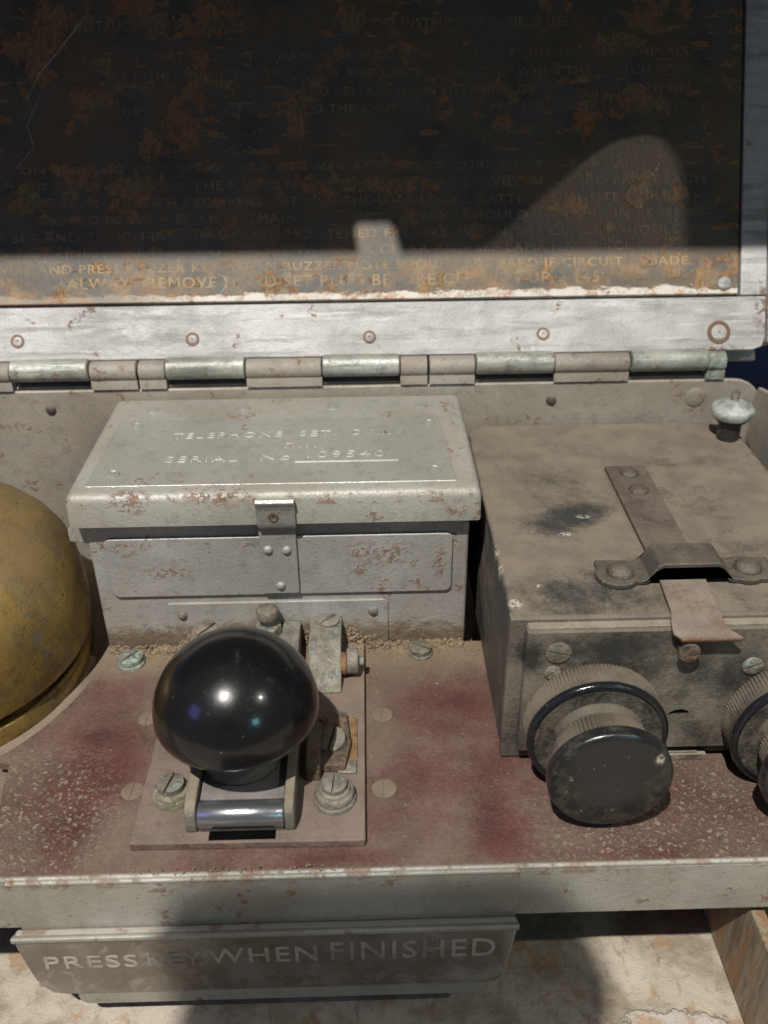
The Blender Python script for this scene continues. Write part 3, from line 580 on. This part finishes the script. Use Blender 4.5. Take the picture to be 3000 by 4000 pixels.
# catch
b = N(); prism(b, [(184.8, 36.4), (184.4, 37.2), (182.9, 37.8), (182.0, 39.6), (182.1, 43.2), (181.3, 44.4), (181.0, 45.3), (181.7, 46.0), (183.1, 45.2), (182.95, 39.6), (184.0, 38.4), (185.4, 37.9), (185.6, 36.4)], (0, 0, 0), EY, EZ, EX, -25.5, -16.6)
hk = obj('catch', b, m_plate, bx, 0.15)
b = N(); prism(b, rrect(-25.7, -17.0, 17.9, 37, 0.5), (0, 184.75, 0), EX, EZ, EY, 0, 1.0); cp = obj('catch_plate', b, m_plate, hk, 0.15)
for x, z in ((-23.8, 30.6), (-19.4, 30.4), (-21.4, 20.2)):
    b = N(); rivet(b, (x, 184.75, z), (0, -1, 0), 1.15, 0.85); obj('rivet', b, m_grey, hk)
b = N(); lathe(b, [(1.2, -0.2), (1.2, 0.25), (0.8, 0.3), (0.6, 0.05), (0, 0.05)], (-21.6, 182.0, 41.2), (0, -1, 0), 18); obj('rivet', b, m_darkmetal, hk)

# ================================================================== right-hand apparatus box
rb = thing('apparatus_box', 'dusty black box with spring clamp on top and two knurled knobs on its front panel', 'control box', (66, 190, 0))
b = N()
top_out = [(28.2, 147.0), (103, 147.0), (103, 229), (100.5, 234), (95, 236.4), (33, 236.4), (29.2, 234.8), (28.2, 231)]
prism(b, top_out, (0, 0, 0), EX, EY, EZ, 0.2, 37.6)
shell = obj('box_shell', b, m_shell, rb, 1.1, 4)
b = N(); prism(b, [(27.9, 146.2), (103.2, 146.2), (103.2, 147.6), (30.6, 147.6), (30.2, 148.6), (27.9, 148.6)], (0, 0, 0), EX, EY, EZ, 0.4, 37.9); 
obj('front_rim', b, m_front, shell, 0.3)
b = N(); box(b, 31.0, 101, 143.4, 146.6, 4.8, 36.6); fp = obj('front_panel', b, m_front, rb, 0.25, 2)
b = N(); box(b, 31.3, 100.7, 144.3, 146.9, 35.4, 37.0); obj('panel_edge', b, m_woodedge, fp, 0.2)
b = N(); box(b, 33.5, 100, 147.6, 148, 1, 5); obj('shadow_gap', b, m_post, fp)  # dark strip standing in for the shade under the panel
b = N(); prism(b, rrect(62, 72.5, 0.0, 1.8, 0.4), (0, 144.2, 0), EX, EZ, EY, 0, 2.4); prism(b, rrect(64, 70.5, 1.6, 2.4, 0.2), (0, 144.6, 0), EX, EZ, EY, 0, 2.0); obj('foot', b, m_woodedge, rb, 0.2)
for x, z, r, a in ((37.4, 31.7, 2.55, 0.25), (36.6, 26.6, 1.7, -0.7), (77.2, 27.2, 2.1, -0.4)):
    b = N(); slotted(b, (x, 143.4, z), (0, -1, 0), r, 0.6, math.pi - a, 0.5, 0.2); obj('screw', b, m_screw if r > 2.2 else m_contact, fp)
b = N(); prism(b, [(-2.3, -0.6), (-1.6, 0.1), (-0.4, 0.6), (0.9, 0.7), (2.0, 0.2), (2.3, -0.3), (0.5, -0.2), (-1.0, -0.3)], (64.0, 143.38, 15.0), EX, EZ, -EY, 0, 0.05); obj('slot_hole_shade', b, m_black, fp)  # thin black patch in place of the shade inside a hole
def arcpts(cx_, cy_, r, a0, a1, n=7): return [(cx_ + r * math.cos(math.radians(a0 + (a1 - a0) * i / n)), cy_ + r * math.sin(math.radians(a0 + (a1 - a0) * i / n))) for i in range(n + 1)]
# strap, bridge, tongue
b = N(); prism(b, [(60.9, 160), (70.9, 160), (71.2, 208.6), (60.9, 208.4)], (0, 0, 37.6), EX, EY, EZ, 0, 1.1); strap = obj('strap', b, m_strap, rb, 0.25)
for x, y, r in ((66.2, 204.4, 2.5), (66.3, 195.6, 2.5)):
    b = N(); rivet(b, (x, y, 38.7), (0, 0, 1), r, 1.1); obj('rivet', b, m_clamp, strap)
b = N()                                     # bridge: a bent strip extruded along y
zt = 37.7; prof = [(48.5, zt), (57.2, zt), (58.4, zt + 0.5), (59.8, zt + 3.3), (61.0, zt + 4.0), (72.4, zt + 4.0), (73.6, zt + 3.3), (75.2, zt + 0.5), (76.3, zt), (86.0, zt)]
def off(pr, d): return [(x, z + d) for x, z in pr]
prism(b, prof + off(prof, 1.25)[::-1], (0, 0, 0), EX, EZ, EY, 157.0, 165.2)
br = obj('bridge_clamp', b, m_clamp, rb, 0.35, 3)
for x, y in ((53.0, 160.2), (80.4, 161.0)):
    b = N(); prism(b, [(p, q) for p, q in arcpts(x - 0.6, y, 4.7, 0, 345, 23)], (0, 0, zt), EX, EY, EZ, 0.02, 1.28); obj('foot_pad', b, m_clamp, br, 0.25)
    b = N(); rivet(b, (x, y, zt + 1.25), (0, 0, 1), 3.0, 1.9, 26); obj('rivet', b, m_clamp, br)
b = N(); lathe(b, [(1.6, 0), (1.5, 0.25), (0, 0.35)], (66.6, 162.5, zt + 5.2), (0, 0, 1), 18); obj('rivet', b, m_clamp, br)
b = N(); rows_ = [(161, 60.9, 70.5, 39.0), (152, 60.2, 70.0, 38.9), (147, 59.9, 69.9, 38.8), (144.2, 59.2, 69.6, 38.4), (142.0, 58.9, 69.8, 38.0), (140.8, 58.9, 71.2, 37.6), (140.2, 60.2, 72.6, 36.9), (140.1, 60.6, 72.4, 36.3)]
prev = None
for (y, xa, xb, z) in rows_:
    cur = [b.verts.new((xa, y, z)), b.verts.new((xb, y, z)), b.verts.new((xb, y + (0.5 if z < 37.7 else 0), z - 0.8)), b.verts.new((xa, y + (0.5 if z < 37.7 else 0), z - 0.8))]
    if prev:
        for i in range(4): j = (i + 1) % 4; b.faces.new((prev[i], prev[j], cur[j], cur[i]))
    else: b.faces.new(cur[::-1])
    prev = cur
b.faces.new(prev); obj('tongue', b, m_tongue, rb, 0.2)
b = N(); lathe(b, [(1.7, 0), (1.7, 2.0), (2.2, 2.3), (2.2, 3.0)], (62.6, 143.4, 33.0), (0, -1, 0), 24); obj('catch_stud', b, m_darkmetal, fp, 0.2)

def knob(x, z, cx2):
    k = None
    nk = 110; K = lambda i, j: 1.0 if (i in (0, 1, 2, 5, 6, 7, 8)) else (1.0 if j % 2 else 0.955)
    # large knurled disc (back), glossy rim, dished face
    b = N(); seg = nk * 2
    lathe(b, [(13.0, -0.4), (14.0, 0), (14.15, 0.4), (14.15, 5.6), (13.4, 6.2)], (x, 143.4, z), (0, -1, 0), seg, lambda i, j: 1.0 if i in (0, 4) else (1.0 if j % 2 else 0.965))
    root = obj('tuning_knob', b, m_knurl, rb, ang=60)
    b = N(); lathe(b, [(13.6, 5.6), (14.25, 5.8), (14.4, 6.4), (14.2, 7.0), (13.6, 7.35), (13.0, 7.2)], (x, 143.4, z), (0, -1, 0), 72, cap=False); obj('rim', b, m_rim, root, ang=80)
    b = N(); lathe(b, [(13.2, 6.8), (12.9, 7.0), (12.0, 6.9), (10.6, 6.6), (9.4, 6.8), (8.9, 7.8), (8.6, 9.2)], (x, 143.4, z), (0, -1, 0), 72); obj('dial_face', b, m_dial, root, ang=80)
    b = N(); lathe(b, [(8.6, 8.8), (9.5, 9.2), (9.6, 9.5), (9.9, 15.2), (9.4, 15.6)], (x, 143.4, z), (0, -1, 0), 136, lambda i, j: 1.0 if i in (0, 4) else (1.0 if j % 2 else 0.93)); obj('grip', b, m_knurl, root, ang=60)
    b = N(); lathe(b, [(9.2, 14.9), (11.6, 15.2), (12.1, 15.8), (12.15, 17.6), (11.8, 18.3), (11.0, 18.6), (6, 18.9), (0, 19.0)], (x, 143.4, z), (0, -1, 0), 72); obj('cap', b, m_cap, root, ang=80)
    return root
k1 = knob(45.6, 14.7, 0); k1['label'] = 'left knob, seen whole'
k2 = knob(87.4, 14.0, 0); k2['label'] = 'right knob, cut by the picture edge'

# ================================================================== bell
bc = (-113, 188, 0)
bell = thing('brass_bell', 'round tarnished brass bell gong at the left edge beside the grey metal box', 'bell', (bc[0], bc[1], -5))
b = N(); lathe(b, [(39.0, -6), (39.9, -5.9), (40.2, -5.3), (40.2, -0.6), (39.9, -0.2), (39.0, -0.2), (38.6, -0.6), (38.4, -4), (30, -4)], bc, (0, 0, 1), 96); obj('base_ring', b, m_brass, bell, ang=60)
b = N(); lathe(b, [(36.4, 2.5), (40.6, 2.6), (41.0, 3.4), (41.2, 6), (41.6, 11), (41.4, 16), (40.7, 20.5), (39.5, 24.5), (37.2, 28.6), (34.0, 32.2), (29.5, 35.4), (22.5, 38.4), (14, 40.2), (0, 41)], bc, (0, 0, 1), 128); obj('gong', b, m_brass, bell, ang=80)
b = N(); lathe(b, [(3, 40.4), (3, 43), (2.4, 43.6)], bc, (0, 0, 1), 6); obj('centre_nut', b, m_screw, bell)

# ================================================================== morse key
ky = thing('morse_key', 'telegraph key with a glossy black domed knob on a dusty brown fibre plate', 'telegraph key', (-25, 150, 0))
b = N(); prism(b, [(-48.0, 123.9), (-1.7, 123.5), (-1.5, 186.2), (-48.0, 186.2)], (0, 0, 0), EX, EY, EZ, 0.05, 2.0); kb = obj('key_base', b, m_base, ky, 0.3, 3)
b = N(); box(b, -32.6, -19.4, 124.3, 126.6, 1.9, 2.06); obj('base_slot_shade', b, m_black, kb)  # black sheet in place of the shade inside the slot
# cheeks, lever, roller
b = N()
for x0, x1 in ((-37.2, -34.9), (-17.6, -15.6)):
    pr = [(126.4, 2.0), (126.0, 3.0), (126.0, 6.2), (127.0, 8.0), (129, 8.8), (165, 9.6), (168, 2.0)]
    prism(b, pr, (0, 0, 0), EY, EZ, EX, x0, x1)
obj('bracket', b, m_cheek, ky, 0.35, 3)
b = N(); prism(b, [(130.0, 5.2), (130.6, 6.7), (175, 7.4), (175, 5.2)], (0, 0, 0), EY, EZ, EX, -34.7, -17.8); lv = obj('lever', b, m_lever, ky, 0.2)
b = N(); lathe(b, [(2.5, -34.7), (2.75, -34.4), (2.75, -18.0), (2.5, -17.7)], (0, 128.2, 5.0), (1, 0, 0), 32); obj('front_roller', b, m_chrome, lv)
b = N(); box(b, -34.6, -17.8, 126.3, 128.0, 2.2, 2.9); obj('stop_strip', b, m_cheek, lv, 0.2)
kc = (-27.3, 142.0, 0)
b = N(); lathe(b, [(8.5, 7.2), (8.8, 8.0), (8.2, 9.5), (7.2, 11.5), (7.2, 18.6)], kc, (0, 0, 1), 40); kn0 = obj('collar', b, m_collar, ky, ang=70)
b = N(); pr = [(7.0, 18.3), (13.4, 18.3), (15.5, 18.6), (16.4, 19.3), (16.65, 20.3)] + [(16.7 * math.cos(t), 20.6 + 15.9 * math.sin(t)) for t in [math.radians(a) for a in range(6, 90, 6)]] + [(0, 36.5)]
lathe(b, pr, kc, (0, 0, 1), 96); obj('knob', b, m_bakelite, ky, ang=85)
# front screws with washers
def stack(x, y, layers, rs, hs, ang, mt, mtw, lb=None):
    b = N(); z = 2.0
    for r, h in layers: lathe(b, [(r, z - 0.2), (r, z + h - 0.25), (r - 0.25, z + h)], (x, y, 0), (0, 0, 1), 36); z += h
    wobj = obj('washer', b, mtw, ky, ang=50)
    b = N(); slotted(b, (x, y, z), (0, 0, 1), rs, hs, ang, 0.55); o = obj('screw', b, mt, ky, 0, label=lb); return o
stack(-41.4, 135.6, [(3.9, 1.9), (3.6, 1.0)], 2.75, 1.8, 1.32, m_contact, m_olive)
stack(-7.9, 134.0, [(4.4, 1.2), (4.0, 1.7), (3.2, 0.7)], 2.6, 1.5, 1.45, m_contact, m_contact)
# rear contact group
b = N(); prism(b, [(-44.5, 176.5), (-17.5, 176.5), (-17.5, 185.9), (-44.5, 185.9)], (0, 0, 0), EX, EY, EZ, 2.0, 7.4); cb = obj('contact_block', b, m_dustyblock, ky, 0.8, 3)
b = N(); box(b, -21.6, -17.2, 168, 185.8, 2, 8.8); obj('contact_bar', b, m_contact, ky, 0.4)
b = N(); lathe(b, [(3.3, 7), (3.3, 10), (3.0, 10.3)], (-25.0, 182.6, 0), (0, 0, 1), 6); lathe(b, [(1.4, 10), (1.4, 12.4)], (-25.0, 182.6, 0), (0, 0, 1), 16); st = obj('contact_post', b, m_contact, ky, 0.25)
b = N(); lathe(b, [(1.2, 11.8), (2.5, 12.3), (2.7, 13.0), (2.7, 14.6), (2.2, 15.2), (0, 15.3)], (-25.0, 182.6, 0), (0, 0, 1), 28); obj('thumb_screw', b, m_screw, st, 0.1)
b = N(); slotted(b, (-40.0, 182.6, 7.6), (0, -0.2, 1), 2.8, 2.0, 0.8, 0.6); obj('screw', b, m_screw, ky)
b = N(); lathe(b, [(2.2, -1), (2.2, 2), (1.2, 2.6)], (-46, 178.5, 3.6), (0.5, 0, 1), 12); obj('terminal_stub', b, m_contact, ky, 0.2)
b = N()                                      # spring coil beside the post
for k in range(60):
    pass
for k in range(4): lathe(b, [(2.3, 0), (2.6, 0.35), (2.3, 0.7)], (-21.6, 176.4 - k * 0.9, 7.0 + 0.3 * k), (0.1, -0.8, 0.6), 18)
obj('spring', b, m_contact, ky, ang=80)
b = N()                                      # cranked contact arm on the right
pf = [(190.6 - 3.2, 2.2), (187.4, 9.0), (186.6, 9.8), (176.4, 9.9), (175.2, 9.4), (166.2, 2.6), (166.0, 2.05), (167.6, 2.05), (175.8, 8.0), (185.6, 8.6), (186.2, 8.0), (186.3, 2.2)]
prism(b, pf, (0, 0, 0), EY, EZ, EX, -14.8, -7.0); arm = obj('contact_arm', b, m_contact, ky, 0.35, 3)
b = N(); slotted(b, (-10.2, 183.6, 9.9), (0, 0, 1), 2.7, 0.9, 0.75, 0.55); obj('screw', b, m_contact, arm)
b = N(); lathe(b, [(2.4, -7.2), (2.7, -6.8), (2.7, -5.9), (2.4, -5.7)], (0, 172.6, 5.6), (1, 0, 0), 24); obj('washer', b, m_bronze, arm)
b = N(); lathe(b, [(3.0, -5.7), (3.1, -5.4), (3.1, -3.2), (2.8, -2.9)], (0, 173.2, 5.8), (1, 0, 0), 28); lathe(b, [(1.2, -3), (1.2, -1.6)], (0, 173.2, 5.8), (1, 0, 0), 14); obj('terminal_nut', b, m_contact, arm, 0.15)
# side contact with its own screw, half in the knob's shade
b = N(); prism(b, [(-11.6, 141.5), (-5.8, 141.0), (-4.6, 148), (-5.6, 157.5), (-9.0, 158.8), (-11.6, 155), (-10.4, 150)], (0, 0, 0), EX, EY, EZ, 2.0, 4.2)
box(b, -14.2, -11.0, 139.0, 152, 2, 6.2); sd = obj('side_contact', b, m_darkmetal, ky, 0.5, 3)
b = N(); slotted(b, (-8.4, 148.2, 4.0), (-0.25, -0.3, 1), 3.0, 1.9, 1.25, 0.6); obj('screw', b, m_screw, sd)
b = N(); prism(b, [(0, 0), (2.0, 3.4), (4.3, 3.0), (4.6, 0.4), (3.2, -2.4), (1.2, -2.6)], (-12.8, 152.5, 4.2), EX, EY, EZ, 0, 1.2); lathe(b, [(1.0, 0), (1.0, 2.2)], (-10.6, 153.6, 4.2), (0, 0, 1), 12); obj('bent_lug', b, m_darkmetal, sd, 0.2)
b = N(); box(b, -7.2, -3.3, 144.6, 157.4, 1.95, 2.5); box(b, -6.9, -6.4, 155.0, 157.6, 2.4, 2.7); obj('bronze_strip', b, m_bronze, ky, 0.15)
b = N(); box(b, -7.4, -3.4, 140.6, 144.4, 1.95, 2.8); obj('solder_tab', b, m_contact, ky, 0.3)

# ================================================================== board standing beside the opening, lower right
b = N(); box(b, 76.6, 79.6, 84, 205, -41.9, -17.0)
mark(obj('side_board', b, m_board2, None, 0.5), 'streaked rusty brown board standing under the case at the lower right corner', 'board')

# ================================================================== dirt
b = N()
def crumb(x, y, z, r):
    m = Matrix.Translation((x, y, z)) @ Matrix.Rotation(random.random() * 6, 4, 'Z') @ Matrix.Rotation(random.random() * 6, 4, 'X') @ Matrix.Diagonal((r * random.uniform(0.7, 1.4), r * random.uniform(0.6, 1.2), r * random.uniform(0.4, 0.8), 1))
    g_ = bmesh.ops.create_icosphere(b, subdivisions=1, radius=1, matrix=m)
    for v in g_['verts']: v.co += Vector((random.uniform(-1, 1), random.uniform(-1, 1), random.uniform(-1, 1))) * r * 0.22
for i in range(3400):
    t = random.random(); x = -65.5 + 89 * t; a = random.expovariate(1 / 1.3)
    base = 2.0 if -48 < x < -1.6 else 0.0
    h = max(0, 1.8 - a) * random.random() * (2.6 if -46 < x < 2 else 1.0)
    crumb(x, 186.2 - min(a, 9), base + h * 0.9, random.uniform(0.12, 0.5) * (1.25 if a < 1.5 else 0.8))
for i in range(260): crumb(random.uniform(-1.0, 28), 186.5 - random.expovariate(1 / 4.0), 0.05, random.uniform(0.12, 0.35))
for i in range(700): crumb(random.uniform(-47, -2), 186 - random.expovariate(1 / 5.0), 2.0, random.uniform(0.10, 0.36))
for i in range(70): crumb(random.uniform(-50, -2), 117.6 + random.random() * 1.3, 0.85, random.uniform(0.12, 0.3))
for i in range(420):
    x, y = random.uniform(-76, 100), random.uniform(119.5, 184)
    if -48 < x < -1 or (x > 29 and y > 145) or (x < -66 and y > 150): continue
    crumb(x, y, 0.05, random.uniform(0.08, 0.24))
for i in range(160): crumb(random.uniform(30, 100), random.uniform(149, 234), 37.65, random.uniform(0.06, 0.2))
mark(obj('dirt_crumbs', b, m_dirt, ang=30), 'brown crumbs of dirt gathered along the foot of the grey box and over the red board', 'dirt', kind='stuff')

# ================================================================== added out of frame to throw the two large shadows
b = N(); vd = Vector((0, 0.86, -0.51)); up = Vector((0, 0.51, 0.86)); q0 = Vector((0, 0, 150)) - vd * 5
prism(b, rrect(-76.5, -6.2, -95, 49.8, 11, 8), q0, EX, up, vd, -8, 0)  # added unseen blocker, placed so its shadow falls across the front
mark(obj('smartphone', b, m_phone, None, 0.8), 'black smartphone out of view, placed to throw the rounded front shadow', 'phone')
b = N()
hole = [(235.3, 226.4), (233.2, 229.5), (231.0, 233.3), (227.3, 239.4), (224.0, 245.1), (224.2, 247.4), (228.4, 248.3), (235.7, 247.3), (246.7, 243.7), (256.8, 239.5), (269.5, 233.6), (279.2, 229.0), (285.6, 225.9)]  # opening cut so the added spot throws its rounded patch
front = [(-400, 186.4), (-24.4, 185.5), (-24.0, 192.0), (-22.5, 193.6), (-15.5, 193.6), (-14.2, 192.0), (-14, 185.4), (235.3, 183.6)]  # edge and notch of the added board, shaped for the lid shadow
prism(b, front + hole[:6] + [(224.2, 420), (-400, 420)], (0, 0, 185), EX, EY, EZ, 0, 1.5)
prism(b, hole[5:] + [(285.6, 183.4), (560, 181.0), (560, 420), (224.2, 420)], (0, 0, 185), EX, EY, EZ, 0, 1.5)
prism(b, [(235.3, 183.6), (285.6, 183.4), hole[-1], hole[0]], (0, 0, 185), EX, EY, EZ, 0, 1.5)
mark(obj('lid_shadow_blocker', b, m_blocker), 'added dark shelf above the raised lid', 'blocker')
